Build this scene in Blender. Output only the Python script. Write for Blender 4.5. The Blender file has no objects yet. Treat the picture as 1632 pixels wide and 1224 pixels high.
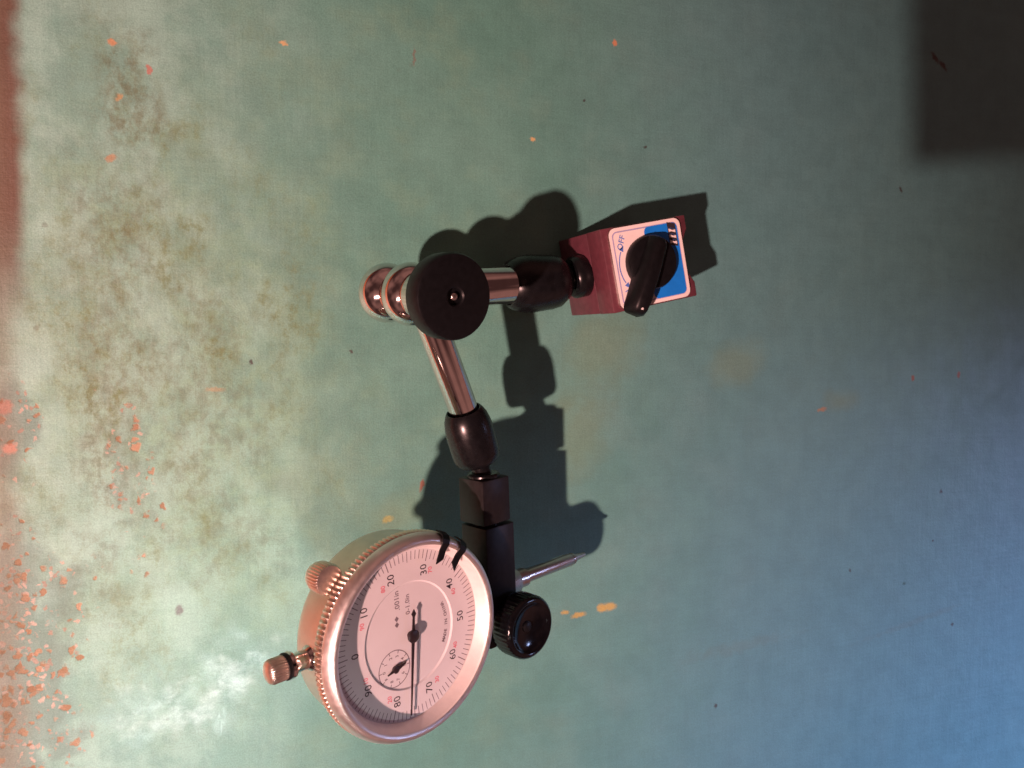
import bpy, bmesh, math, random
from mathutils import Vector, Matrix, noise
random.seed(4)
sc = bpy.context.scene
C = sc.collection
V = Vector
PI = math.pi

# ------------------------------------------------------------------ camera
# Working units are millimetres in the camera's own axes (x right, y up, z back); W() turns them into
# the world, where Z is the normal of the painted metal sheet and Z = 0 is its surface.
FPX = 1300.0                      # focal length of the phone in pixels of the 1632 px wide photograph
NRM = V((0.34970545, -0.05180822, 0.93542611)).normalized()
EX = (V((1, 0, 0)) - NRM[0] * NRM).normalized()
EY = NRM.cross(EX)
HC = 273.0                        # height of the lens above the sheet
def W(x): return V((x.dot(EX), x.dot(EY), x.dot(NRM) + HC))
def Wd(x): return V((x.dot(EX), x.dot(EY), x.dot(NRM)))
def P(px, py, d): return V(((px - 816) / FPX * d, (612 - py) / FPX * d, -d))
def sheet(px, py, h=0.0):
    r = V(((px - 816) / FPX, (612 - py) / FPX, -1)); t = -(HC - h) / r.dot(NRM)
    return W(r * t)

cam_d = bpy.data.cameras.new('camera'); cam = bpy.data.objects.new('camera', cam_d); C.objects.link(cam)
m = Matrix.Identity(4)
for i, a in enumerate((V((1, 0, 0)), V((0, 1, 0)), V((0, 0, 1)))):
    w = Wd(a)
    for k in range(3): m[k][i] = w[k]
m.translation = V((0, 0, HC / 1000))
cam.matrix_world = m
cam_d.sensor_width = 36; cam_d.lens = 36 * FPX / 1632
cam_d.clip_start = 0.005; cam_d.clip_end = 20
cam_d.dof.use_dof = True; cam_d.dof.focus_distance = 0.232; cam_d.dof.aperture_fstop = 26
sc.camera = cam

# ------------------------------------------------------------------ world and lamps
sc.view_settings.view_transform = 'Standard'; sc.view_settings.look = 'None'
sc.view_settings.exposure = 0.0; sc.view_settings.gamma = 1.0
world = bpy.data.worlds.new('World'); sc.world = world; world.use_nodes = True
wn = world.node_tree.nodes; wl = world.node_tree.links
bg = wn['Background']
tc = wn.new('ShaderNodeTexCoord'); wno = wn.new('ShaderNodeTexNoise'); wr = wn.new('ShaderNodeValToRGB')
wno.inputs['Scale'].default_value = 1.7; wno.inputs['Detail'].default_value = 1.5
wr.color_ramp.elements[0].position = 0.40; wr.color_ramp.elements[0].color = (0.075, 0.030, 0.027, 1)
wr.color_ramp.elements[1].position = 0.62; wr.color_ramp.elements[1].color = (0.36, 0.155, 0.130, 1)
wl.new(tc.outputs['Generated'], wno.inputs['Vector']); wl.new(wno.outputs['Fac'], wr.inputs['Fac'])
wl.new(wr.outputs['Color'], bg.inputs['Color']); bg.inputs['Strength'].default_value = 0.8

LD = V((-0.497, -0.501, 1.0))     # towards the warm room lamp, in camera axes
LT = 800.0
kd = bpy.data.lights.new('room_lamp', 'SPOT'); ko = bpy.data.objects.new('room_lamp', kd); C.objects.link(ko)
ko.location = W(LD * LT) / 1000
kd.energy = 133.0; kd.color = (1.0, 0.54, 0.48); kd.shadow_soft_size = 0.014
kd.spot_size = math.radians(34.5); kd.spot_blend = 1.0
ko.rotation_euler = (V((-0.068, -0.072, 0)) - ko.location).to_track_quat('-Z', 'Y').to_euler()

def area(name, loc, target, sx, sy, energy, color):
    d = bpy.data.lights.new(name, 'AREA'); d.shape = 'RECTANGLE'; d.size = sx; d.size_y = sy
    d.energy = energy; d.color = color
    o = bpy.data.objects.new(name, d); C.objects.link(o)
    o.location = loc; o.rotation_euler = (V(target) - V(loc)).to_track_quat('-Z', 'Y').to_euler()
    return o
wdl = area('window_daylight', (1.08, -0.08, 0.44), (0.335, -0.262, 0), 0.26, 0.20, 0.60, (0.44, 0.56, 1.0))
wdl.data.spread = math.radians(24)
glr_ = area('glare_lamp', (-0.030, -0.365, 0.60), (-0.008, -0.106, 0), 0.08, 0.06, 0.020, (0.97, 0.98, 0.96))  # added lamp, narrow beam aimed only to make the lower-left glare patch
glr_.data.spread = math.radians(15)

# ------------------------------------------------------------------ helpers
def frame(o, z, x):
    """world matrix of a local frame given in camera axes (mm)."""
    z = Wd(z).normalized(); x = Wd(x); x = (x - x.dot(z) * z).normalized(); y = z.cross(x)
    M = Matrix.Identity(4)
    for k in range(3): M[k][0] = x[k]; M[k][1] = y[k]; M[k][2] = z[k]
    M.translation = W(o) / 1000
    return M
def wframe(o, z=V((0, 0, 1)), x=V((1, 0, 0)), k_=1.0):
    z = z.normalized(); x = (x - x.dot(z) * z).normalized(); y = z.cross(x)
    M = Matrix.Identity(4)
    for k in range(3): M[k][0] = x[k]; M[k][1] = y[k]; M[k][2] = z[k]
    M.translation = o / 1000
    return M @ Matrix.Scale(k_, 4)
MW = {}
def attach(o, M, parent):
    MW[o.name] = M.copy()
    if parent is not None:
        o.parent = parent; o.matrix_parent_inverse = Matrix.Identity(4)
        o.matrix_basis = MW[parent.name].inverted() @ M
    else:
        o.matrix_basis = M
def thing(name, label, cat, M):
    o = bpy.data.objects.new(name, None); C.objects.link(o); o.empty_display_size = 0.01
    attach(o, M, None); o['label'] = label; o['category'] = cat
    return o
def mk(name, verts, faces, M, mat, parent, smooth=38, label=None, recalc=True, mats=None, fm=None):
    me = bpy.data.meshes.new(name)
    me.from_pydata([tuple(c / 1000 for c in v) for v in verts], [], faces)
    if recalc:
        b = bmesh.new(); b.from_mesh(me); bmesh.ops.recalc_face_normals(b, faces=b.faces); b.to_mesh(me); b.free()
    for mm in (mats or [mat]): me.materials.append(mm)
    if fm:
        for p, i in zip(me.polygons, fm): p.material_index = i
    if smooth:
        me.polygons.foreach_set('use_smooth', [True] * len(me.polygons))
        me.set_sharp_from_angle(angle=math.radians(smooth))
    o = bpy.data.objects.new(name, me); C.objects.link(o); attach(o, M, parent)
    if label: o['label'] = label
    return o
def from_bm(name, b, M, mat, parent, smooth=38, label=None):
    bmesh.ops.recalc_face_normals(b, faces=b.faces)
    vs = [v.co.copy() for v in b.verts]; b.verts.index_update()
    fs = [[v.index for v in f.verts] for f in b.faces]; b.free()
    return mk(name, vs, fs, M, mat, parent, smooth, label, recalc=False)
def lathe_data(prof, n=72, knurl=None, cx=0, cy=0):
    """prof: (r, z); knurl: {ring index: (amplitude, teeth)}; r = 0 closes the end."""
    vs = []; fs = []; rings = []
    for i, (r, z) in enumerate(prof):
        if r <= 1e-6:
            rings.append([len(vs)]); vs.append((cx, cy, z)); continue
        ring = []
        for k in range(n):
            a = 2 * PI * k / n; rr = r
            if knurl and i in knurl:
                am, te = knurl[i]; ph = (k * te / n + 0.02) % 1.0
                rr = r - am * (0.5 - 0.5 * math.cos(2 * PI * ph)) ** 0.7
            ring.append(len(vs)); vs.append((cx + rr * math.cos(a), cy + rr * math.sin(a), z))
        rings.append(ring)
    for A, B in zip(rings, rings[1:]):
        if len(A) == 1 and len(B) == 1: continue
        for k in range(n):
            k2 = (k + 1) % n
            if len(A) == 1: fs.append((A[0], B[k], B[k2]))
            elif len(B) == 1: fs.append((A[k], A[k2], B[0]))
            else: fs.append((A[k], A[k2], B[k2], B[k]))
    return vs, fs
def lathe(name, prof, M, mat, parent, n=72, knurl=None, smooth=38, label=None, cx=0, cy=0):
    v, f = lathe_data(prof, n, knurl, cx, cy)
    return mk(name, v, f, M, mat, parent, smooth, label)
def box_bm(cx, cy, cz, sx, sy, sz, bev=0.4, seg=2):
    b = bmesh.new(); bmesh.ops.create_cube(b, size=1)
    for v in b.verts: v.co = V((cx + v.co.x * sx, cy + v.co.y * sy, cz + v.co.z * sz))
    if bev: bmesh.ops.bevel(b, geom=b.edges[:], offset=bev, segments=seg, affect='EDGES', profile=0.5)
    return b
def loft(name, rings, M, mat, parent, smooth=38, label=None):
    n = len(rings[0]); vs = [v for r in rings for v in r]; fs = []
    for i in range(len(rings) - 1):
        for k in range(n):
            k2 = (k + 1) % n
            fs.append((i * n + k, i * n + k2, (i + 1) * n + k2, (i + 1) * n + k))
    fs.append(tuple(range(n))[::-1]); fs.append(tuple((len(rings) - 1) * n + k for k in range(n)))
    return mk(name, vs, fs, M, mat, parent, smooth, label)
def prism(outline, z0, z1):
    n = len(outline); vs = [(x, y, z0) for x, y in outline] + [(x, y, z1) for x, y in outline]
    fs = [tuple(range(n))[::-1], tuple(range(n, 2 * n))] + [(k, (k + 1) % n, n + (k + 1) % n, n + k) for k in range(n)]
    return vs, fs
class Geo:
    def __init__(s): s.v = []; s.f = []
    def add(s, vs, fs):
        o = len(s.v); s.v += [tuple(v) for v in vs]; s.f += [tuple(i + o for i in f) for f in fs]
    def quad(s, cx, cy, w, h, ang, z):
        ca, sa = math.cos(ang), math.sin(ang)
        s.add([(cx + x * ca - y * sa, cy + x * sa + y * ca, z) for x, y in ((-w/2, -h/2), (w/2, -h/2), (w/2, h/2), (-w/2, h/2))], [(0, 1, 2, 3)])
    def poly(s, pts, z): s.add([(x, y, z) for x, y in pts], [tuple(range(len(pts)))])
    def ring(s, cx, cy, r0, r1, z, n=72, a0=0, a1=2 * PI):
        vs = []; fs = []
        for k in range(n + 1):
            a = a0 + (a1 - a0) * k / n
            vs += [(cx + r0 * math.cos(a), cy + r0 * math.sin(a), z), (cx + r1 * math.cos(a), cy + r1 * math.sin(a), z)]
        for k in range(n): fs.append((2*k, 2*k+1, 2*k+3, 2*k+2))
        s.add(vs, fs)
    def text(s, body, x, y, size, z, ang=0.0, weight=0.0, shear=0.0, space=1.0):
        cu = bpy.data.curves.new('t', 'FONT'); cu.body = body; cu.size = size; cu.align_x = 'CENTER'; cu.align_y = 'CENTER'
        cu.offset = weight; cu.shear = shear; cu.resolution_u = 2; cu.space_character = space
        o = bpy.data.objects.new('t', cu); C.objects.link(o)
        dg = bpy.context.evaluated_depsgraph_get(); dg.update()
        me = o.evaluated_get(dg).to_mesh()
        ca, sa = math.cos(ang), math.sin(ang)
        s.add([(x + v.co.x * ca - v.co.y * sa, y + v.co.x * sa + v.co.y * ca, z) for v in me.vertices],
              [tuple(p.vertices) for p in me.polygons])
        o.evaluated_get(dg).to_mesh_clear(); bpy.data.objects.remove(o); bpy.data.curves.remove(cu)
    def build(s, name, M, mat, parent, label=None): return mk(name, s.v, s.f, M, mat, parent, 0, label, recalc=False)

# ------------------------------------------------------------------ materials
class NT:
    """small node helper"""
    def __init__(s, name):
        s.m = bpy.data.materials.new(name); s.m.use_nodes = True
        s.t = s.m.node_tree; s.n = s.t.nodes; s.l = s.t.links; s.b = s.n['Principled BSDF']
        s.tc = s.n.new('ShaderNodeTexCoord')
        mp = s.n.new('ShaderNodeMapping'); mp.inputs['Scale'].default_value = (1000, 1000, 1000)
        s.l.new(s.tc.outputs['Object'], mp.inputs['Vector']); s.mm = mp.outputs[0]
    def put(s, sock, v):
        if isinstance(v, bpy.types.NodeSocket): s.l.new(v, sock)
        else: sock.default_value = v
    def math(s, op, a, b=0.0, c=None, clamp=False):
        n = s.n.new('ShaderNodeMath'); n.operation = op; n.use_clamp = clamp
        s.put(n.inputs[0], a); s.put(n.inputs[1], b)
        if c is not None: s.put(n.inputs[2], c)
        return n.outputs[0]
    def vmath(s, op, a, b=(0, 0, 0)):
        n = s.n.new('ShaderNodeVectorMath'); n.operation = op; s.put(n.inputs[0], a); s.put(n.inputs[1], b)
        return n.outputs['Value'] if op in ('LENGTH', 'DISTANCE') else n.outputs[0]
    def noise(s, vec, scale, detail=3, rough=0.55, dist=0.0, out='Fac'):
        n = s.n.new('ShaderNodeTexNoise'); s.put(n.inputs['Vector'], vec); n.inputs['Scale'].default_value = scale
        n.inputs['Detail'].default_value = detail; n.inputs['Roughness'].default_value = rough
        n.inputs['Distortion'].default_value = dist
        return n.outputs[out]
    def smooth(s, x, a, b, lo=0.0, hi=1.0):
        n = s.n.new('ShaderNodeMapRange'); n.interpolation_type = 'SMOOTHSTEP'; s.put(n.inputs['Value'], x)
        n.inputs['From Min'].default_value = a; n.inputs['From Max'].default_value = b
        n.inputs['To Min'].default_value = lo; n.inputs['To Max'].default_value = hi
        return n.outputs['Result']
    def mix(s, f, a, b, mode='MIX'):
        n = s.n.new('ShaderNodeMix'); n.data_type = 'RGBA'; n.blend_type = mode
        s.put(n.inputs['Factor'], f)
        s.put(n.inputs[6], a if isinstance(a, bpy.types.NodeSocket) else (*a, 1))
        s.put(n.inputs[7], b if isinstance(b, bpy.types.NodeSocket) else (*b, 1))
        return n.outputs[2]
    def scale(s, vec, sx, sy, sz, loc=(0, 0, 0)):
        n = s.n.new('ShaderNodeMapping'); s.put(n.inputs['Vector'], vec); n.inputs['Scale'].default_value = (sx, sy, sz)
        n.inputs['Location'].default_value = loc
        return n.outputs[0]
    def bump(s, h, strength, dist_mm, normal=None):
        n = s.n.new('ShaderNodeBump'); n.inputs['Strength'].default_value = strength
        n.inputs['Distance'].default_value = dist_mm / 1000; s.put(n.inputs['Height'], h)
        if normal is not None: s.put(n.inputs['Normal'], normal)
        return n.outputs[0]
def simple(name, col, rough, metal=0.0, var=0.12, vscale=0.6, bump=0.0, bscale=3.0, spec=0.5, coat=0.0, rvar=0.09):
    t = NT(name)
    f = t.noise(t.mm, vscale, 4)
    dark = tuple(c * (1 - var) for c in col); lite = tuple(min(1, c * (1 + var)) for c in col)
    t.put(t.b.inputs['Base Color'], t.mix(t.smooth(f, 0.3, 0.7), dark, lite))
    r = t.smooth(t.noise(t.mm, vscale * 2.3, 3), 0.3, 0.7, rough * (1 - rvar), min(1, rough * (1 + rvar)))
    t.put(t.b.inputs['Roughness'], r)
    t.b.inputs['Metallic'].default_value = metal; t.b.inputs['Specular IOR Level'].default_value = spec
    t.b.inputs['Coat Weight'].default_value = coat
    if bump: t.put(t.b.inputs['Normal'], t.bump(t.noise(t.mm, bscale, 3), 1.0, bump))
    return t.m
M_CHROME = simple('chrome', (0.70, 0.66, 0.64), 0.07, 1.0, 0.04, 0.4)
M_STEEL = simple('satin_steel', (0.50, 0.45, 0.42), 0.30, 1.0, 0.06, 0.8)
M_BEZEL = simple('bezel_metal', (0.88, 0.83, 0.79), 0.42, 1.0, 0.03, 0.3)
M_BODY = simple('die_cast_body', (0.70, 0.58, 0.50), 0.33, 1.0, 0.05, 0.3)
M_BRIGHT = simple('bright_rehaut', (0.78, 0.74, 0.71), 0.45, 0.30, 0.03, 0.5)
M_KNURL = simple('knurled_nickel', (0.72, 0.62, 0.54), 0.34, 1.0, 0.10, 0.9)
M_BRASS = simple('brass_screw', (0.72, 0.52, 0.30), 0.25, 1.0, 0.1, 1.0)
M_BLACKOX = simple('black_oxide_steel', (0.0048, 0.0052, 0.0062), 0.27, 0.0, 0.25, 0.4, 0.006, 2.5, 0.32)
M_BLACKSAT = simple('black_satin_knob', (0.0048, 0.0052, 0.0062), 0.42, 0.0, 0.2, 0.5, 0.006, 3.0, 0.22)
M_BLACKGLOSS = simple('black_gloss_plastic', (0.0030, 0.0032, 0.0042), 0.14, 0.0, 0.2, 0.5, 0.003, 1.2, 0.30)
M_CLAMP = simple('black_clamp_steel', (0.012, 0.011, 0.012), 0.38, 0.0, 0.25, 0.5, 0.006, 2.0, 0.22)
M_RED = simple('maroon_enamel', (0.095, 0.026, 0.038), 0.45, 0.0, 0.14, 0.35, 0.05, 1.6)
M_RED2 = simple('maroon_enamel_front', (0.110, 0.030, 0.042), 0.42, 0.0, 0.12, 0.5, 0.05, 1.6)
M_DIAL = simple('dial_white', (0.65, 0.64, 0.65), 0.55, 0.0, 0.015, 0.15)
M_INK = simple('black_ink', (0.028, 0.022, 0.030), 0.5, 0.0, 0.1)
M_TICK = simple('scale_ink', (0.17, 0.14, 0.16), 0.5, 0.0, 0.1)
M_REDINK = simple('red_ink', (0.70, 0.19, 0.24), 0.5, 0.0, 0.1)
M_HAND = simple('black_hand', (0.018, 0.012, 0.015), 0.35)
M_PLATEW = simple('label_white', (0.80, 0.73, 0.70), 0.38, 0.0, 0.03, 0.3)
M_PLATEM = simple('plate_aluminium', (0.74, 0.70, 0.64), 0.3, 1.0, 0.05, 0.8)
M_BLUE = simple('label_blue', (0.008, 0.20, 0.72), 0.38, 0.0, 0.06, 0.5)
M_BLUEINK = simple('label_blue_ink', (0.10, 0.20, 0.58), 0.4, 0.0, 0.05)
M_LILAC = simple('label_outline', (0.36, 0.35, 0.55), 0.4, 0.0, 0.05)
def glass():
    t = NT('crystal_lens'); t.n.remove(t.b)
    tr = t.n.new('ShaderNodeBsdfTransparent'); gl = t.n.new('ShaderNodeBsdfGlossy'); gl.inputs['Roughness'].default_value = 0.05
    tr.inputs['Color'].default_value = (0.97, 0.96, 0.96, 1)
    lw = t.n.new('ShaderNodeLayerWeight'); lw.inputs['Blend'].default_value = 0.5
    fac = t.math('MULTIPLY_ADD', t.math('POWER', lw.outputs['Facing'], 5.0), 0.35, 0.012)
    mx = t.n.new('ShaderNodeMixShader'); t.l.new(fac, mx.inputs[0]); t.l.new(tr.outputs[0], mx.inputs[1]); t.l.new(gl.outputs[0], mx.inputs[2])
    t.l.new(mx.outputs[0], t.n['Material Output'].inputs[0])
    return t.m
M_GLASS = glass()

# ------------------------------------------------------------------ painted sheet
def sheet_material():
    t = NT('weathered_green_paint')
    p = t.mm; cache = {}
    def blob(px, py, sx, sy, ang=0.0, wob=0.35, ns=0.05):
        """soft elliptical mask, 1 in the middle; centre given by where it lies on the sheet"""
        c = sheet(px, py)
        d = t.scale(t.vmath('SUBTRACT', p, tuple(c)), 1, 1, 1)
        if ang:
            r = t.n.new('ShaderNodeVectorRotate'); r.rotation_type = 'Z_AXIS'; t.put(r.inputs['Vector'], d); r.inputs['Angle'].default_value = -ang; d = r.outputs[0]
        d = t.scale(d, 1 / sx, 1 / sy, 0)
        L = t.vmath('LENGTH', d)
        key = min((0.02, 0.035, 0.05, 0.08, 0.2), key=lambda q_: abs(q_ - ns))
        if key not in cache: cache[key] = t.math('SUBTRACT', t.noise(p, key, 4), 0.5)
        w = t.math('MULTIPLY', cache[key], wob * 4)
        return t.smooth(t.math('ADD', L, w), 1.25, 0.25)
    big = t.noise(p, 0.012, 4); mid = t.noise(t.scale(p, 1, 1, 1, (31, 7, 0)), 0.05, 5, 0.6)
    col = t.mix(t.smooth(big, 0.35, 0.65), (0.082, 0.234, 0.190), (0.102, 0.266, 0.220))
    col = t.mix(t.math('MULTIPLY', t.smooth(mid, 0.45, 0.75), 0.35), col, (0.15, 0.29, 0.19))
    # towards the right the blue tint of the daylight is painted into the colour
    xyz = t.n.new('ShaderNodeSeparateXYZ'); t.l.new(p, xyz.inputs[0]); X = xyz.outputs[0]; Y = xyz.outputs[1]
    col = t.mix(t.smooth(t.math('ADD', X, t.math('MULTIPLY', mid, 60)), 110, 250, 0, 0.75), col, (0.095, 0.245, 0.275))
    # olive stains
    fine = t.noise(t.scale(p, 1, 1, 1, (5, 91, 0)), 0.16, 6, 0.68)
    st1 = blob(240, 610, 60, 95, 0.15, 0.4, 0.03)
    mott = t.smooth(fine, 0.42, 0.62)
    col = t.mix(t.math('MULTIPLY', st1, t.math('MULTIPLY_ADD', mott, 0.45, 0.30)), col, (0.165, 0.34, 0.20))
    for (px, py, sx, sy, a) in ((960, 560, 26, 14, 0.9), (930, 690, 12, 16, 0), (640, 820, 14, 8, 0), (1180, 580, 14, 10, 0), (1340, 640, 12, 6, 0)):
        col = t.mix(t.math('MULTIPLY', blob(px, py, sx, sy, a, 0.5, 0.06), 0.34), col, (0.16, 0.25, 0.13))
    # pale chalky wear on the left, lightened further to paint in the lamp's glare
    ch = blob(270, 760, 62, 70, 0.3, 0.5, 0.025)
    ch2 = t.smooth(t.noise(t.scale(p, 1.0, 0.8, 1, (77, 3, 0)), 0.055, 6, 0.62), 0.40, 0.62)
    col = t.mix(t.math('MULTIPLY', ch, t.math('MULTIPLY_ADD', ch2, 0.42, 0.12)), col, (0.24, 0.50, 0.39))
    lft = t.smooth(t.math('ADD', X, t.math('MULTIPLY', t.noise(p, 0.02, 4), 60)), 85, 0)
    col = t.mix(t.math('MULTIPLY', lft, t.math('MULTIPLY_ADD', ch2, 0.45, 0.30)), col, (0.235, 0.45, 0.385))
    # bright glare spot painted into the colour as whitish mottling
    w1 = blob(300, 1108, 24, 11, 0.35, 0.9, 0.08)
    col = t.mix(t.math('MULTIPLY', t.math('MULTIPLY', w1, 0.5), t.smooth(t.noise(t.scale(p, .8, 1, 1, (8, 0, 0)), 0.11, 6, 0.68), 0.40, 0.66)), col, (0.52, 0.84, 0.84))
    # clumpy greenish-brown staining over the left half
    mz = blob(250, 560, 62, 105, 0.05, 0.45, 0.02)
    cz = t.smooth(t.noise(t.scale(p, 1.0, 0.8, 1, (40, 11, 0)), 0.20, 6, 0.72), 0.44, 0.66)
    c2 = t.smooth(t.noise(t.scale(p, 1.0, 0.6, 1, (4, 66, 0)), 0.045, 4, 0.6), 0.42, 0.62)
    col = t.mix(t.math('MULTIPLY', mz, t.math('MULTIPLY', t.math('MULTIPLY_ADD', cz, 0.80, 0.25), c2)), col, (0.112, 0.188, 0.085))
    # brown grime patches
    gn = t.smooth(t.noise(t.scale(p, 1, .7, 1, (20, 0, 0)), 0.3, 6, 0.7), 0.38, 0.66)
    gm = None
    for (px, py, sx, sy, a, k) in ((200, 165, 13, 20, 0.0, 0.7), (188, 470, 15, 75, 0.0, 0.5), (180, 740, 11, 28, 0.15, 0.6), (150, 900, 12, 20, -0.2, 0.4), (330, 640, 20, 50, 0.1, 0.42), (360, 860, 22, 16, 0.2, 0.35)):
        mk_ = t.math('MULTIPLY', blob(px, py, sx, sy, a, 0.6, 0.05), k)
        gm = mk_ if gm is None else t.math('MAXIMUM', gm, mk_)
    col = t.mix(t.math('MULTIPLY', gm, gn), col, (0.092, 0.118, 0.058))
    # grimy pin-prick pitting
    vo = t.n.new('ShaderNodeTexVoronoi'); t.put(vo.inputs['Vector'], t.vmath('ADD', p, t.vmath('MULTIPLY', t.noise(p, 0.4, 3, out='Color'), (2.5, 2.5, 0)))); vo.inputs['Scale'].default_value = 0.17
    pit = t.math('MULTIPLY', t.smooth(vo.outputs['Distance'], 0.20, 0.10), t.smooth(t.noise(p, 0.05, 3), 0.55, 0.70))
    pit = t.math('MULTIPLY', pit, t.smooth(X, 120, -10, 0.12, 0.75))
    col = t.mix(t.math('MULTIPLY', pit, 0.5), col, (0.07, 0.08, 0.055))
    # rust: dense flaking along the left edge, spots inside
    vr = t.n.new('ShaderNodeTexVoronoi'); vr.inputs['Scale'].default_value = 0.42
    wob = t.vmath('MULTIPLY', t.noise(p, 0.30, 4, 0.6, out='Color'), (4.5, 4.5, 0))
    t.put(vr.inputs['Vector'], t.vmath('ADD', p, wob))
    cell = t.n.new('ShaderNodeSeparateColor'); t.l.new(vr.outputs['Color'], cell.inputs[0])
    def rust(dens, lo=0.60, hi=0.36):
        keep = t.smooth(t.math('SUBTRACT', dens, cell.outputs[0]), 0.02, 0.10)
        return t.math('MULTIPLY', keep, t.smooth(t.math('ADD', vr.outputs['Distance'], t.math('MULTIPLY', cell.outputs[2], 0.22)), lo, hi))
    edge = blob(0, 1090, 17, 50, 0.03, 0.7, 0.035)
    d1 = t.math('MULTIPLY', edge, 0.95)
    d2 = t.math('MULTIPLY', blob(70, 1010, 14, 26, -0.25, 0.7, 0.05), 0.42)
    d3 = t.math('MULTIPLY', blob(205, 760, 9, 26, 0.12, 0.7, 0.08), 0.42)
    d4 = t.math('MULTIPLY', blob(15, 700, 8, 22, 0.0, 0.7, 0.05), 0.5)
    dens = t.math('MAXIMUM', t.math('MAXIMUM', d1, d2), t.math('MAXIMUM', d3, d4))
    halo = t.smooth(dens, 0.05, 0.5)
    col = t.mix(t.math('MULTIPLY', t.math('MULTIPLY', halo, t.smooth(X, -15, -42, 0.35, 1)), 0.6), col, (0.075, 0.150, 0.125))
    rcol = t.mix(cell.outputs[1], (0.235, 0.125, 0.058), (0.34, 0.23, 0.14))
    R1 = rust(dens)
    # a second, finer generation of flecks
    v2 = t.n.new('ShaderNodeTexVoronoi'); v2.inputs['Scale'].default_value = 0.62
    t.put(v2.inputs['Vector'], t.vmath('ADD', t.scale(p, 1, 1, 1, (17.3, 4.1, 0)), wob))
    c2_ = t.n.new('ShaderNodeSeparateColor'); t.l.new(v2.outputs['Color'], c2_.inputs[0])
    R2 = t.math('MULTIPLY', t.smooth(t.math('SUBTRACT', t.math('MULTIPLY', dens, 0.8), c2_.outputs[0]), 0.02, 0.12), t.smooth(v2.outputs['Distance'], 0.5, 0.3))
    col = t.mix(t.math('MULTIPLY', R2, 0.7), col, t.mix(c2_.outputs[2], (0.25, 0.15, 0.10), (0.42, 0.33, 0.26)))
    col = t.mix(t.math('MULTIPLY', R1, 0.85), col, rcol)
    # solid rust strip at the far left edge
    strip = t.smooth(t.math('ADD', X, t.math('MULTIPLY', t.noise(p, 0.06, 4), 9)), -42.0, -47.5)
    strip = t.math('MULTIPLY', strip, t.smooth(t.math('ADD', Y, t.math('MULTIPLY', t.noise(p, 0.03, 3), 40)), 15, 60))
    col = t.mix(t.math('MULTIPLY', strip, 0.9), col, (0.085, 0.028, 0.013))
    strip2 = t.math('MULTIPLY', t.smooth(t.math('ADD', X, t.math('MULTIPLY', t.noise(p, 0.06, 4), 8)), -45.5, -53.0), 0.55)
    col = t.mix(strip2, col, (0.115, 0.095, 0.055))
    # beyond the picture's left edge the paint has gone and the sheet is bare rust
    bare = t.smooth(t.math('ADD', X, t.math('MULTIPLY', t.noise(p, 0.05, 4), 16)), -58.0, -74.0)
    col = t.mix(bare, col, t.mix(t.smooth(t.noise(p, 0.12, 5), 0.35, 0.65), (0.50, 0.20, 0.09), (0.24, 0.08, 0.036)))
    # single chips and specks
    pw = t.vmath('ADD', p, t.vmath('MULTIPLY', t.vmath('SUBTRACT', t.noise(p, 0.7, 3, out='Color'), (0.5, 0.5, 0.5)), (2.4, 2.4, 0)))
    OR = (0.43, 0.34, 0.09); DK = (0.035, 0.03, 0.028); RD = (0.22, 0.085, 0.05)
    chips = [(970, 967, 3.2, 1.6, 0, OR), (958, 969, 1.8, 1.5, 0, OR), (922, 980, 3.0, 1.0, 0.1, OR), (900, 976, 1.6, 0.8, 0, OR), (178, 67, 1.2, 0.9, 0, (0.40, 0.22, 0.1)),
             (452, 69, 1.2, 0.9, 0, (0.50, 0.36, 0.16)), (980, 68, 0.9, 1.2, 0, (0.5, 0.22, 0.1)), (849, 222, 0.9, 0.8, 0, (0.55, 0.4, 0.16)), (1455, 602, 0.9, 1.3, 0, RD), (1528, 597, 0.8, 1.6, 0, RD),
             (672, 773, 0.7, 2.0, -0.3, RD), (660, 90, 0.45, 3.0, 0, (0.13, 0.15, 0.12)), (238, 110, 0.8, 1.5, 0, (0.32, 0.14, 0.11)), (190, 155, 1.2, 0.9, 0.7, (0.33, 0.26, 0.12)),
             (343, 621, 2.6, 0.7, 0, (0.26, 0.27, 0.16)), (618, 828, 2.0, 1.0, 0.3, (0.27, 0.30, 0.10)), (177, 252, 1.6, 0.9, 0.6, (0.3, 0.22, 0.12)), (1310, 652, 2.4, 0.8, 0.1, (0.3, 0.2, 0.1)),
             (8, 649, 2.0, 2.2, 0, (0.26, 0.14, 0.09)), (15, 716, 2.0, 1.6, 0, (0.34, 0.18, 0.12)),
             (1436, 302, 0.6, 1.4, 0.5, DK), (1500, 783, 0.9, 0.8, 0, DK), (1441, 930, 0.9, 0.7, 0, (0.03, 0.10, 0.08)), (1141, 1124, 0.9, 0.9, 0, DK), (1355, 909, 0.7, 0.8, 0, DK), (1518, 995, 0.8, 0.8, 0, DK), (1028, 235, 0.6, 0.7, 0, DK),
             (930, 160, 0.5, 0.5, 0, DK), (1490, 92, 1.2, 3.0, 0.85, (0.05, 0.022, 0.018)), (1503, 105, 1.1, 3.0, 0.85, (0.05, 0.022, 0.018)), (400, 577, 0.7, 0.8, 0, DK), (286, 973, 1.2, 1.6, 0, (0.1, 0.12, 0.12)), (1487, 862, .5, .5, 0, DK), (560, 560, .5, .5, 0, DK)]
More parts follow.
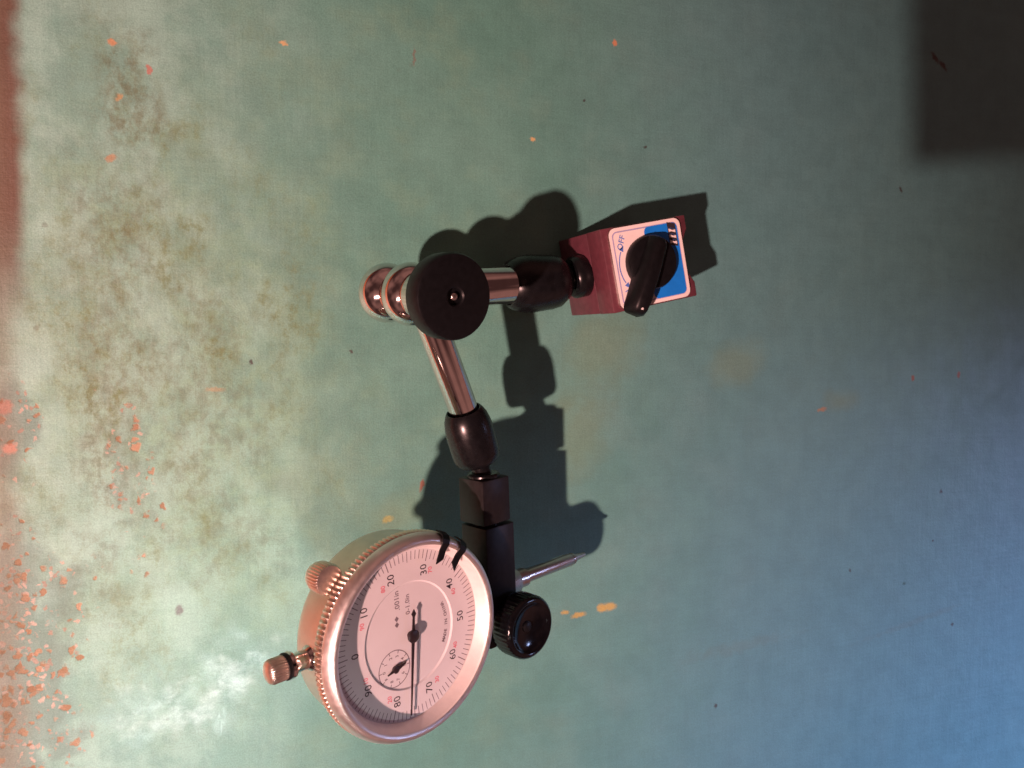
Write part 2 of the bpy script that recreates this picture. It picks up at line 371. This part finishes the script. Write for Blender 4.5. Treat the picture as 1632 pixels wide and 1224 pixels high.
    for (px, py, sx, sy, a, c) in chips:
        cc = sheet(px, py)
        d = t.vmath('SUBTRACT', pw, tuple(cc))
        if a:
            r = t.n.new('ShaderNodeVectorRotate'); r.rotation_type = 'Z_AXIS'; t.put(r.inputs['Vector'], d); r.inputs['Angle'].default_value = -a; d = r.outputs[0]
        L = t.vmath('LENGTH', t.scale(d, 1 / sx, 1 / sy, 0))
        col = t.mix(t.math('MULTIPLY', t.smooth(L, 1.35, 0.55), 0.85), col, c)
    # long faint scrape lines near the lower right
    for (px, py, L_, w_, a) in ((1460, 990, 34, 1.6, 0.16), (1180, 1030, 30, 3.0, 0.08)):
        col = t.mix(t.math('MULTIPLY', blob(px, py, L_, w_, a, 0.5, 0.2), 0.25), col, (0.12, 0.19, 0.16))
    # brushed grain in both directions and fine speckle
    g1 = t.noise(t.scale(p, 0.75, 0.035, 1), 1.0, 3, 0.6); g2 = t.noise(t.scale(p, 0.035, 0.75, 1, (9, 4, 0)), 1.0, 3, 0.6)
    g = t.math('ADD', t.smooth(g1, 0.3, 0.7, -0.5, 0.5), t.smooth(g2, 0.3, 0.7, -0.5, 0.5))
    sp = t.smooth(t.noise(p, 2.1, 2, 0.6), 0.3, 0.7, -0.5, 0.5)
    mul = t.math('ADD', 1.0, t.math('ADD', t.math('MULTIPLY', g, 0.034), t.math('MULTIPLY', sp, 0.24)))
    cl = t.smooth(t.noise(p, 0.10, 5, 0.65), 0.3, 0.7, -0.065, 0.065)
    mul = t.math('ADD', mul, cl)
    cm = t.n.new('ShaderNodeCombineXYZ'); [t.l.new(mul, cm.inputs[i]) for i in range(3)]
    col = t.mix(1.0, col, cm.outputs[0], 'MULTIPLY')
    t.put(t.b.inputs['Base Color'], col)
    rg = t.smooth(t.noise(t.scale(p, 1, 1, 1, (3, 50, 0)), 0.07, 5, 0.6), 0.3, 0.7, 0.50, 0.61)
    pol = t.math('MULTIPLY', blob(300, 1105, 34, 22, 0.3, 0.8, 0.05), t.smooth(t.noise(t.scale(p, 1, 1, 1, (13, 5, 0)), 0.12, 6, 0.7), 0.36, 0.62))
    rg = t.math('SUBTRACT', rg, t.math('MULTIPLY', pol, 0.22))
    rg = t.math('ADD', rg, t.math('MULTIPLY', R1, 0.3), clamp=True)
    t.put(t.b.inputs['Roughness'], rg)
    t.b.inputs['Specular IOR Level'].default_value = 0.55
    h = t.math('ADD', t.math('MULTIPLY', t.noise(p, 1.1, 3, 0.6), 0.5), t.math('ADD', t.math('MULTIPLY', g, 0.12), t.math('MULTIPLY', t.noise(p, 0.12, 3), 1.2)))
    h = t.math('SUBTRACT', h, t.math('MULTIPLY', R1, 0.6))
    t.put(t.b.inputs['Normal'], t.bump(h, 1.0, 0.14))
    return t.m
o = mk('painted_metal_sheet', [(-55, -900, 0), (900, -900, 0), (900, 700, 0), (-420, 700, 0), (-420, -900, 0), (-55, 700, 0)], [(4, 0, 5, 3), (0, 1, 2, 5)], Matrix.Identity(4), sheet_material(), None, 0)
o['kind'] = 'structure'

# ------------------------------------------------------------------ magnetic base stand
GA = math.radians(11.5)
G = V((math.cos(GA), math.sin(GA), 0)); PP = V((-G.y, G.x, 0)); KB = HC / 263.0; BC = V((133.6, 24.2, 0)) * KB
stand = thing('magnetic_base_stand', 'small maroon magnetic base with a chrome and black articulated arm standing on the green sheet', 'magnetic stand', wframe(BC.copy()))
FB = wframe(BC.copy(), V((0, 0, 1)), G, KB)            # x along G, y along PP, z up
L0, L1, HW = -16.0, 15.2, 13.3
def block_outline(g=0.0):
    o_ = [(L0 + g, -HW + g), (L1 - g, -HW + g), (L1 - g, -8.6), (L1 - 2.2, -5.2), (L1 - 5.5, -1.2), (L1 - 5.5, 1.2), (L1 - 2.2, 5.2), (L1 - g, 8.6), (L1 - g, HW - g), (L0 + g, HW - g)]
    return o_
def bev_prism(name, out, z0, z1, M, mat, parent, bev, label=None, smooth=30):
    b = bmesh.new()
    v0 = [b.verts.new((x, y, z0)) for x, y in out]; v1 = [b.verts.new((x, y, z1)) for x, y in out]
    n = len(out)
    b.faces.new(v0[::-1]); b.faces.new(v1)
    for k in range(n): b.faces.new((v0[k], v0[(k + 1) % n], v1[(k + 1) % n], v1[k]))
    bmesh.ops.bevel(b, geom=b.edges[:], offset=bev, segments=2, affect='EDGES', profile=0.5)
    return from_bm(name, b, M, mat, parent, smooth, label)
bev_prism('base_block', block_outline(0.12), 0.0, 22.0, FB, M_RED, stand, 0.35)
bev_prism('front_block', block_outline(0.0), 22.18, 32.2, FB, M_RED2, stand, 0.45)
# label plate: local x along PP, y along -G (the way its lettering reads)
FPL = wframe(BC + V((0, 0, 32.2)) * KB - 0.6 * G, V((0, 0, 1)), PP, KB)
def rrect(x0, y0, x1, y1, r, n=6):
    pts = []
    for cx, cy, a0 in ((x1 - r, y1 - r, 0), (x0 + r, y1 - r, PI / 2), (x0 + r, y0 + r, PI), (x1 - r, y0 + r, 1.5 * PI)):
        for k in range(n + 1): a = a0 + PI / 2 * k / n; pts.append((cx + r * math.cos(a), cy + r * math.sin(a)))
    return pts
v, f = prism(rrect(-12.9, -12.9, 12.9, 13.3, 2.4), 0.02, 0.95)
plate = mk('label_plate', v, f, FPL, M_PLATEM, stand, 25)
g = Geo(); g.poly(rrect(-12.8, -12.8, 12.8, 13.2, 2.3), 0.98); g.build('white_print', FPL, M_PLATEW, plate)
g = Geo()
out = rrect(-11.7, -11.7, 11.7, 12.2, 1.8)
inn = rrect(-11.25, -11.25, 11.25, 11.75, 1.4)
n = len(out); g.add([(x, y, 1.01) for x, y in out] + [(x, y, 1.01) for x, y in inn], [(k, (k + 1) % n, n + (k + 1) % n, n + k) for k in range(n)])
g.build('outline_print', FPL, M_LILAC, plate)
g = Geo()
bl = rrect(-11.5, -11.5, 11.5, 0.6, 1.6)
g.poly(bl, 1.04); g.build('blue_print', FPL, M_BLUE, plate)
g = Geo()
g.text('OFF', 8.0, 9.3, 2.7, 1.04, -0.42, 0.03)
g.text('ON', -8.6, 9.0, 2.7, 1.04, 0.42, 0.03)
g.ring(0.3, 1.0, 10.05, 10.4, 1.04, 24, PI / 2 - 0.50, PI / 2 + 0.50)
for sgn in (-1, 1):
    a = PI / 2 - sgn * 0.60
    cx, cy = 0.3 + 10.2 * math.cos(a), 1.0 + 10.2 * math.sin(a)
    tx, ty = sgn * math.sin(a), -sgn * math.cos(a); nx, ny = math.cos(a), math.sin(a)
    g.poly([(cx + tx * 1.2, cy + ty * 1.2), (cx - tx * 0.7 + nx * 0.85, cy - ty * 0.7 + ny * 0.85), (cx - tx * 0.7 - nx * 0.85, cy - ty * 0.7 - ny * 0.85)][::-sgn], 1.04)
g.build('blue_lettering', FPL, M_BLUEINK, plate)
# maker's mark: slanted black blocks behind slanted pale ones
g = Geo(); g2 = Geo()
for i in range(4):
    x = 4.3 + i * 1.85
    g.poly([(x - 0.5, -11.0), (x + 1.3, -11.0), (x + 2.0, -8.0), (x + 0.2, -8.0)], 1.07)
    if i < 3: g2.poly([(x + 0.2, -10.7), (x + 1.15, -10.7), (x + 1.1, -9.7), (x + 1.75, -8.3), (x + 0.75, -8.3), (x + 0.75, -9.3)], 1.10)
g.build('mark_shadow_print', FPL, M_INK, plate); g2.build('mark_print', FPL, M_PLATEW, plate)

# rotary switch lever
FLV = wframe(BC + V((0, 0, 33.15)) * KB, V((0, 0, 1)), PP, KB)
lever = lathe('switch_dial', [(0, 0.05), (8.5, 0.05), (8.6, 0.5), (8.6, 2.4), (8.2, 3.1), (7.2, 3.4), (0, 3.6)], FLV, M_BLACKSAT, stand, 64, cx=0.3, cy=1.2)
rings = []
A0 = V((7.6, -1.8)); A1 = V((-14.6, 11.9)); ax = (A1 - A0).normalized(); nn = V((-ax.y, ax.x)); LL = (A1 - A0).length
for s, wb, wt, ht in ((0, 2.4, 0.8, 4.6), (0.03, 3.2, 1.3, 6.2), (0.10, 3.6, 1.6, 7.4), (0.5, 3.6, 1.8, 8.6), (0.80, 3.6, 2.0, 8.7), (0.92, 3.5, 1.9, 8.3), (0.975, 3.0, 1.5, 7.4), (1.0, 2.0, 0.8, 5.8)):
    c = A0 + ax * LL * s; zb = 1.2 if s < 0.62 else 2.2
    pts = [(-wb, zb), (wb, zb), (wb * 0.97, zb + (ht - zb) * 0.5), (wt * 1.15, ht - 0.5), (wt * 0.75, ht - 0.1), (0, ht), (-wt * 0.75, ht - 0.1), (-wt * 1.15, ht - 0.5), (-wb * 0.97, zb + (ht - zb) * 0.5)]
    rings.append([(c.x + nn.x * a, c.y + nn.y * a, z) for a, z in pts])
loft('switch_grip', rings, FLV, M_BLACKSAT, lever, 50)
mkp = A0 + ax * LL * 0.93
lathe('index_dot', [(0, 8.15), (0.35, 8.15), (0.35, 8.45), (0, 8.5)], FLV, M_PLATEW, lever, 12, cx=mkp.x, cy=mkp.y)

# stud nut on the side of the base
GC = G
SN = BC + V((0, 0, 16.0)) * KB + G * L0 * KB
def camdir(w_): return V((w_.dot(V((EX.x, 0, 0))), 0, 0))
FN = wframe(SN, -G, V((0, 0, 1)), KB)
lathe('lock_nut', [(0, 0.0), (6.6, 0.0), (6.9, 0.4), (6.9, 4.2), (6.3, 5.0), (4.4, 5.2), (0, 5.2)], FN, M_BLACKOX, stand, 48, knurl=None)
bm6 = [(7.1 * math.cos(PI / 3 * k + .2), 7.1 * math.sin(PI / 3 * k + .2)) for k in range(6)]

def W2C(w_):  # world (mm) -> camera axes (mm)
    d = w_ - V((0, 0, HC)); return EX * d.x + EY * d.y + NRM * d.z
SNc = W2C(SN)
# lower ball housing
BL = P(809, 455, 259.5 * KB); BR = P(903, 447.5, 268 * KB)
axb = (BL - BR)
FH = frame(BR, axb, V((0, 1, 0)))
Lb = axb.length
def bez_up(L, rmax, ropen, rend):
    return [(0, 0.0), (rend, 0.0), (rend + 0.9, 0.5), (rmax * 0.90, 0.17 * L), (rmax * 0.955, 0.30 * L), (rmax * 0.975, 0.45 * L), (rmax, 0.62 * L), (rmax * 0.985, 0.74 * L),
            (rmax * 0.93, 0.85 * L), (rmax * 0.83, 0.95 * L), (ropen + 0.5, 1.0 * L), (ropen, 1.0 * L - 0.1), (ropen, 0.75 * L), (0, 0.72 * L)]
lathe('ball_housing', bez_up(Lb, 9.7, 6.5, 5.4), FH, M_BLACKOX, stand, 72)
nk = V(SNc) - BR
lathe('ball_neck', [(0, 0), (3.6, 0), (3.6, nk.length), (0, nk.length)], frame(BR - nk * 0.1, nk, V((0, 1, 0))), M_BLACKOX, stand, 32)

# elbow clamp: axis runs from the far chrome barrel to the black disc
ND = V((0.60, -0.115, 0.79)).normalized()
DC = P(726, 473, 211.0)
FE = frame(DC, ND, V((0, 1, 0)))
def at_elbow(L): return DC - ND * L
def barrel(z0, z1, r, e=2.0):
    pr = [(0, z0), (r * 0.62, z0), (r * 0.80, z0 + 0.35 * e), (r * 0.93, z0 + 0.9 * e), (r, z0 + 1.7 * e)]
    return pr + [(r, z1 - 1.7 * e), (r * 0.93, z1 - 0.9 * e), (r * 0.80, z1 - 0.35 * e), (r * 0.62, z1), (0, z1)]
def dome(z0, z1, r, r0, up):
    # quarter-oval flank from radius r0 at one end to the full radius near the other
    out_ = []
    for k in range(13):
        t_ = k / 12; a_ = PI / 2 * t_
        out_.append((r0 + (r - r0) * math.sin(a_), z0 + (z1 - z0) * (1 - math.cos(a_))))
    return out_
def bead(zc, h, r, r0, r1):
    a0, a1 = math.asin(r0 / r), math.asin(r1 / r)
    return [(r * math.sin(a0 + (PI - a1 - a0) * k / 20), zc - h * math.cos(a0 + (PI - a1 - a0) * k / 20)) for k in range(21)]
lathe('lower_eye', [(0, -43.3)] + bead(-36.6, 7.0, 8.8, 1.0, 6.0) + [(5.7, -31.2), (5.7, -28.4), (0, -28.4)], FE, M_CHROME, stand, 96)
lathe('upper_eye', [(0, -28.3)] + bead(-22.4, 6.8, 9.0, 5.8, 6.6) + [(6.6, -11.6), (0, -11.6)], FE, M_CHROME, stand, 96)
elb = lathe('elbow_knob', [(0, -12.6), (7.4, -12.6), (7.8, -11.0), (9.8, -8.0), (11.1, -6.4), (11.4, -5.8), (11.4, -0.9), (11.0, -0.2), (10.4, 0), (2.7, 0), (2.3, -0.35), (2.1, -1.6), (0, -1.6)], FE, M_BLACKSAT, stand, 96)
lathe('screw_end', [(0, -1.5), (1.0, -1.5), (1.0, -0.5), (0.7, -0.2), (0, -0.1)], FE, M_STEEL, elb, 24)

# lower rod: housing -> far barrel
RA = at_elbow(34.6); RE = BL + axb.normalized() * -5
d = RA - RE
FR = frame(RE, d, V((0, 1, 0)))
lathe('lower_rod', [(0, 0), (6.1, 0), (6.1, d.length - 6.5), (5.0, d.length - 4.5), (0, d.length - 4)], FR, M_CHROME, stand, 64)
# upper rod: near barrel -> upper socket
UA = at_elbow(17.4); UE = P(744, 668, 242.5)
d = UE - UA
lathe('upper_rod', [(0, 4), (4.4, 4.5), (4.4, d.length - 2.2), (4.0, d.length - 1.0), (4.5, d.length + 0.6), (3.4, d.length + 3.4), (0, d.length + 4)], frame(UA, d, V((1, 0, 0))), M_CHROME, stand, 64)
# upper socket
CB = P(763.5, 737, 247.5); CT = P(738.5, 653.5, 241.3)
axc = CT - CB
Lc = axc.length
lathe('ball_socket', [(0, 0), (3.6, 0), (4.2, 0.2), (6.2, 0.7), (7.0, 1.9), (7.25, 3.4), (7.3, 0.58 * Lc), (7.1, 0.72 * Lc), (6.6, 0.86 * Lc), (5.8, 0.96 * Lc), (5.3, Lc), (4.9, Lc - 0.1), (4.8, 0.7 * Lc), (0, 0.66 * Lc)], frame(CB, axc, V((1, 0, 0))), M_BLACKOX, stand, 72)

# ------------------------------------------------------------------ dial frame
# x = U-perpendicular (3 o'clock), y = towards 0, z = out of the glass
U_ = V((-0.71406948, -0.10112247, 0.69273301)).normalized()
R_ = V((-0.03658834, 0.99355112, 0.10731945)); R_ = (R_ - R_.dot(U_) * U_).normalized()
N_ = R_.cross(U_)
DD = 218.5
C0 = P(654.6, 1012.0, DD)
FD = frame(C0, N_, R_)
def dial_pt(x, y, z): return C0 + R_ * x + U_ * y + N_ * z

# swivel clamp (belongs to the stand), lies along the dial's x
SB, SU = -9.0, -36.6
b = box_bm(0, 0, 0, 13.6, 10.9, 10.9, 0.45)
for v_ in b.verts: v_.co += V((28.6, SU, SB))
sw = from_bm('swivel_block', b, FD, M_CLAMP, stand, 30)
NKO = dial_pt(35.0, SU, SB)
nk = CB - NKO
lathe('swivel_neck', [(0, -1), (2.9, -1), (2.9, nk.length + 1), (0, nk.length + 1)], frame(NKO, nk, V((1, 0, 0))), M_BLACKOX, stand, 32)
lathe('swivel_collar', [(0, 0), (5.0, 0), (5.0, 0.9), (4.4, 1.4), (0, 1.4)], frame(dial_pt(35.2, SU, SB), R_, V((1, 0, 0))), M_BLACKOX, stand, 40)
lathe('swivel_pin', [(0, -1), (4.2, -1), (4.2, 1.5), (0, 1.5)], frame(dial_pt(21.2, SU - .4, SB), R_, V((1, 0, 0))), M_BLACKOX, stand, 32)
b = box_bm(0, 0, 0, 36.9, 11.6, 11.2, 0.45)
for v_ in b.verts: v_.co += V((2.4, SU - 0.9, SB - 0.1))
cl = from_bm('clamp_block', b, FD, M_CLAMP, stand, 30)
KX, KY = -9.6, -40.4
prof = [(0, -4.5), (3.2, -4.5), (3.2, -2.6), (8.2, -2.6), (9.3, -1.9), (9.6, -1.0), (9.6, 4.1), (9.35, 4.8), (8.9, 5.3), (8.3, 5.6), (7.7, 5.5), (7.2, 4.9), (5.5, 4.0), (2.0, 3.5), (0, 3.45)]
kn = lathe('thumb_knob', prof, FD, M_BLACKGLOSS, stand, 168, knurl={4: (0.12, 42), 5: (0.24, 42), 6: (0.24, 42), 7: (0.08, 42)}, smooth=50, cx=KX, cy=KY)
lathe('knob_screw', [(0, 3.3), (1.6, 3.3), (1.6, 3.9), (1.2, 4.2), (0, 4.2)], FD, M_BLACKSAT, kn, 24, cx=KX, cy=KY)

# ------------------------------------------------------------------ dial indicator
dial = thing('dial_indicator', 'round dial indicator with pink-lit white face, knurled bezel and needle, clamped in the arm', 'dial gauge', frame(C0 - N_ * 8.49 - U_ * 78, N_, R_))
lathe('gauge_body', [(0, -15.6), (22.5, -15.6), (24.8, -15.2), (25.8, -14.2), (26.0, -12.9), (25.9, -2.4), (0, -2.4)], FD, M_BODY, dial, 128)
lathe('rear_cover', [(0, -17.0), (20.5, -17.0), (21.2, -16.6), (21.2, -15.7), (0, -15.7)], FD, M_BODY, dial, 96)
bezel = lathe('bezel', [(24.9, -1.0), (27.3, -1.0), (27.55, 0.55), (27.8, 0.65), (27.9, 0.95), (27.8, 1.6), (27.5, 2.6), (27.1, 3.5), (26.6, 4.1), (26.0, 4.35), (25.5, 4.3), (24.95, 3.9)], FD, M_BEZEL, dial, 160, smooth=40)
lathe('knurled_ring', [(25.0, -3.0), (27.1, -3.0), (27.9, -2.7), (28.05, -2.3), (28.05, 0.1), (27.6, 0.5), (27.0, 0.52), (25.0, 0.52)], FD, M_KNURL, bezel, 780,
      knurl={2: (0.35, 130), 3: (0.45, 130), 4: (0.45, 130), 5: (0.3, 130)}, smooth=40)
lathe('inner_bezel_wall', [(24.95, 3.9), (24.5, 3.2), (23.2, 0.05)], FD, M_BRIGHT, bezel, 128)
# face with a sunken middle
face = lathe('dial_face', [(25.0, 0.0), (14.7, 0.0), (14.25, -0.42), (0, -0.42)], FD, M_DIAL, dial, 128, smooth=20)
g = Geo()
for k in range(100):
    a = PI / 2 - 2 * PI * k / 100; L = 3.1 if k % 10 == 0 else (2.9 if k % 5 == 0 else 2.4)
    g.quad((22.9 - L / 2) * math.cos(a), (22.9 - L / 2) * math.sin(a), L, 0.20 if k % 10 else 0.26, a, 0.02)
g.build('scale_lines', FD, M_TICK, face)
g = Geo()
for k in range(10):
    a = PI / 2 - 2 * PI * k / 10; r = 17.5
    g.text(str(k * 10), r * math.cos(a), r * math.sin(a), 3.15, 0.02, 0, 0.01)
g.build('black_numerals', FD, M_INK, face)
g = Geo()
for k, (x, y) in {90: (7.0, 15.0), 80: (14.9, 8.0), 70: (16.0, -7.6), 60: (7.7, -15.4), 40: (-7.8, -15.2), 30: (-15.4, -8.2), 20: (-15.2, 7.8), 10: (-7.6, 14.8)}.items():
    g.text(str(k), x, y, 1.9, 0.02, 0, 0.04)
g.build('red_numerals', FD, M_REDINK, face)
z1 = -0.40
g = Geo()
g.text('.001in', 10.4, 3.6, 2.25, z1, 0.03, 0.02)
g.text('0-1.0in', 8.5, 0.2, 2.05, z1, 0, 0.02)
for i in (0, 1):
    x = 3.9 + i * 1.6; g.poly([(x - .8, 4.0), (x, 3.3), (x + .8, 4.0), (x, 4.7)], z1)
word = 'MADE IN CHINA'
for i, ch in enumerate(word):
    if ch == ' ': continue
    a = -PI / 2 + (i - 6) * 0.072; g.text(ch, 12.6 * math.cos(a), 12.6 * math.sin(a), 1.4, z1, a + PI / 2, 0.045)
sx, sy, sr = -7.7, 5.5, 5.1
g.ring(sx, sy, sr - 0.24, sr, z1, 64)
for k in range(10):
    a = PI / 2 - 2 * PI * k / 10
    g.quad(sx + (sr - .5) * math.cos(a), sy + (sr - .5) * math.sin(a), 1.0, 0.22, a, z1)
    g.text(str(k), sx + (sr - 1.75) * math.cos(a), sy + (sr - 1.75) * math.sin(a), 1.35, z1, 0, 0.03)
g.build('face_lettering', FD, M_TICK, face)
# large hand: points close to 76
hz = 1.0
ha = math.atan2(1.9, -21.4)
def hand(name, pts, z, th, cx, cy, ang, parent):
    ca, sa = math.cos(ang), math.sin(ang)
    v, f = prism([(cx + x * ca - y * sa, cy + x * sa + y * ca) for x, y in pts], z, z + th)
    return mk(name, v, f, FD, M_HAND, parent, 0)
hd = hand('large_hand', [(0, -0.50), (8, -0.34), (21.6, -0.13), (21.6, 0.13), (8, 0.34), (0, 0.50), (-5.2, 0.30), (-6.0, 0.75), (-7.3, 0.0), (-6.0, -0.75), (-5.2, -0.30)], hz, 0.25, 0, 0, ha, dial)
lathe('hand_hub', [(0, -0.4), (0.9, -0.4), (0.9, hz - .1), (1.75, hz - .1), (1.8, hz + 0.5), (1.5, hz + 0.75), (0, hz + 0.85)], FD, M_HAND, hd, 32)
sa_ = math.atan2(3.6 * .1, 3)
sh = hand('small_hand', [(0, -0.95), (1.0, -0.55), (3.5, -0.12), (3.5, 0.12), (1.0, 0.55), (0, 0.95), (-1.0, 0.35), (-2.8, 0.16), (-2.8, -0.16), (-1.0, -0.35)], 0.2, 0.2, sx, sy, -1.30, dial)
lathe('small_hub', [(0, -0.4), (0.8, -0.4), (1.0, 0.5), (0.7, 0.65), (0, 0.7)], FD, M_HAND, sh, 24, cx=sx, cy=sy)
lathe('crystal', [(24.7, 3.0), (24.6, 3.45), (18, 3.85), (9, 4.05), (0, 4.1)], FD, M_GLASS, dial, 96)
# two black tolerance clips over the rim
for i, (ang, sl) in enumerate(((-22.0, 1), (-36.5, -1))):
    a = math.radians(ang); ca, sa = math.cos(a), math.sin(a)
    path = [(28.15, 0.9, 1.25), (28.05, 2.2, 1.25), (27.5, 3.7, 1.25), (26.6, 4.45, 1.25), (25.6, 4.6, 1.2), (25.0, 4.4, 1.05), (23.6, 4.0, 1.02), (20.9, 3.95, 1.0)]
    vs = []; fs = []
    for k, (r_, z_, w_) in enumerate(path):
        p0 = path[max(k - 1, 0)]; p1 = path[min(k + 1, len(path) - 1)]
        t_ = V((p1[0] - p0[0], p1[1] - p0[1])).normalized(); nrm = V((-t_.y, t_.x))
        if nrm.x * 1 + nrm.y * 1 < 0: nrm = -nrm
        for s_ in (-1, 1):
            rr = r_ - (0.0 if k < len(path) - 1 else (1.1 if s_ == sl else -0.5))
            for dz in (0.0, 0.4):
                x_, z2 = rr + nrm.x * dz, z_ + nrm.y * dz; y_ = s_ * w_
                vs.append((x_ * ca - y_ * sa, x_ * sa + y_ * ca, z2))
    n = len(path)
    for k in range(n - 1):
        o_ = k * 4
        fs += [(o_ + 1, o_ + 3, o_ + 7, o_ + 5), (o_, o_ + 4, o_ + 6, o_ + 2), (o_, o_ + 1, o_ + 5, o_ + 4), (o_ + 2, o_ + 6, o_ + 7, o_ + 3)]
    fs += [(0, 2, 3, 1), (4 * n - 4, 4 * n - 3, 4 * n - 1, 4 * n - 2)]
    mk('tolerance_clip', vs, fs, FD, M_BLACKSAT, dial, 0)
# bezel clamp screw at the rim
lx, ly = 20.4, 21.6
lathe('bezel_clamp_screw', [(0, -11.2), (1.2, -11.0), (2.5, -10.3), (3.4, -9.2), (3.9, -7.9), (4.05, -6.9), (4.05, -3.6), (3.6, -3.1), (0, -3.1)], FD, M_KNURL, dial, 210,
      knurl={5: (0.26, 30), 6: (0.36, 30)}, smooth=50, cx=lx, cy=ly)
# stem, spindle, cap: all along the dial's y at z = -8.49
FS = frame(C0 - N_ * 8.49, U_, R_)
lathe('stem', [(0, -47), (4.2, -47), (4.6, -46.4), (4.6, -24), (0, -24)], FS, M_STEEL, dial, 48)
lathe('stem_boss', [(0, -30), (6.2, -30), (6.6, -29), (6.6, -22), (0, -22)], FS, M_BODY, dial, 48)
sp = lathe('spindle', [(0, -74.0), (1.9, -74.0), (2.1, -73.5), (2.1, -52.5), (3.0, -51.6), (3.0, -46), (0, -46)], FS, M_STEEL, dial, 40)
lathe('contact_point', [(0, -81.5), (0.5, -81.3), (0.75, -80.6), (1.2, -76.5), (1.9, -75.2), (1.9, -74.2), (1.2, -74.2), (0, -74.2)], FS, M_STEEL, sp, 32)
cs = lathe('cap_tube', [(0, 24), (3.6, 24), (3.3, 26.0), (2.5, 26.8), (2.5, 30.4), (3.3, 30.6), (3.5, 31.1), (3.3, 31.7), (2.2, 31.9), (2.2, 33), (0, 33)], FS, M_CHROME, dial, 48)
lathe('rubber_ring', [(2.1, 31.75), (3.35, 31.8), (3.5, 32.3), (3.35, 32.8), (2.1, 32.85)], FS, M_BLACKSAT, cs, 40)
lathe('dust_cap', [(0, 32.6), (3.0, 32.6), (3.15, 33.0), (3.15, 36.2), (2.8, 36.9), (2.0, 37.4), (0, 37.7)], FS, M_KNURL, cs, 196, knurl={2: (0.22, 28), 3: (0.28, 28)}, smooth=50)

# ------------------------------------------------------------------ the telephone that takes the picture (casts the dark corner)
LC = LD * LT
S = V(sheet(1447, 268)); Sc = W2C(S); ZP = 12.0
s = (ZP - Sc.z) / (LC.z - Sc.z); K = Sc + (LC - Sc) * s
ph = thing('telephone', 'dark slab telephone held above the sheet, its corner shading the upper right', 'telephone', frame(V((K.x + 70, K.y + 36, ZP + 4)), V((0, 0, 1)), V((1, 0, 0))))
FPH = MW[ph.name]
from_bm('phone_case', box_bm(0, 0, 0, 140, 72, 8, 2.5, 3), FPH, M_BLACKSAT, ph, 40)
print('phone corner in camera axes', K)
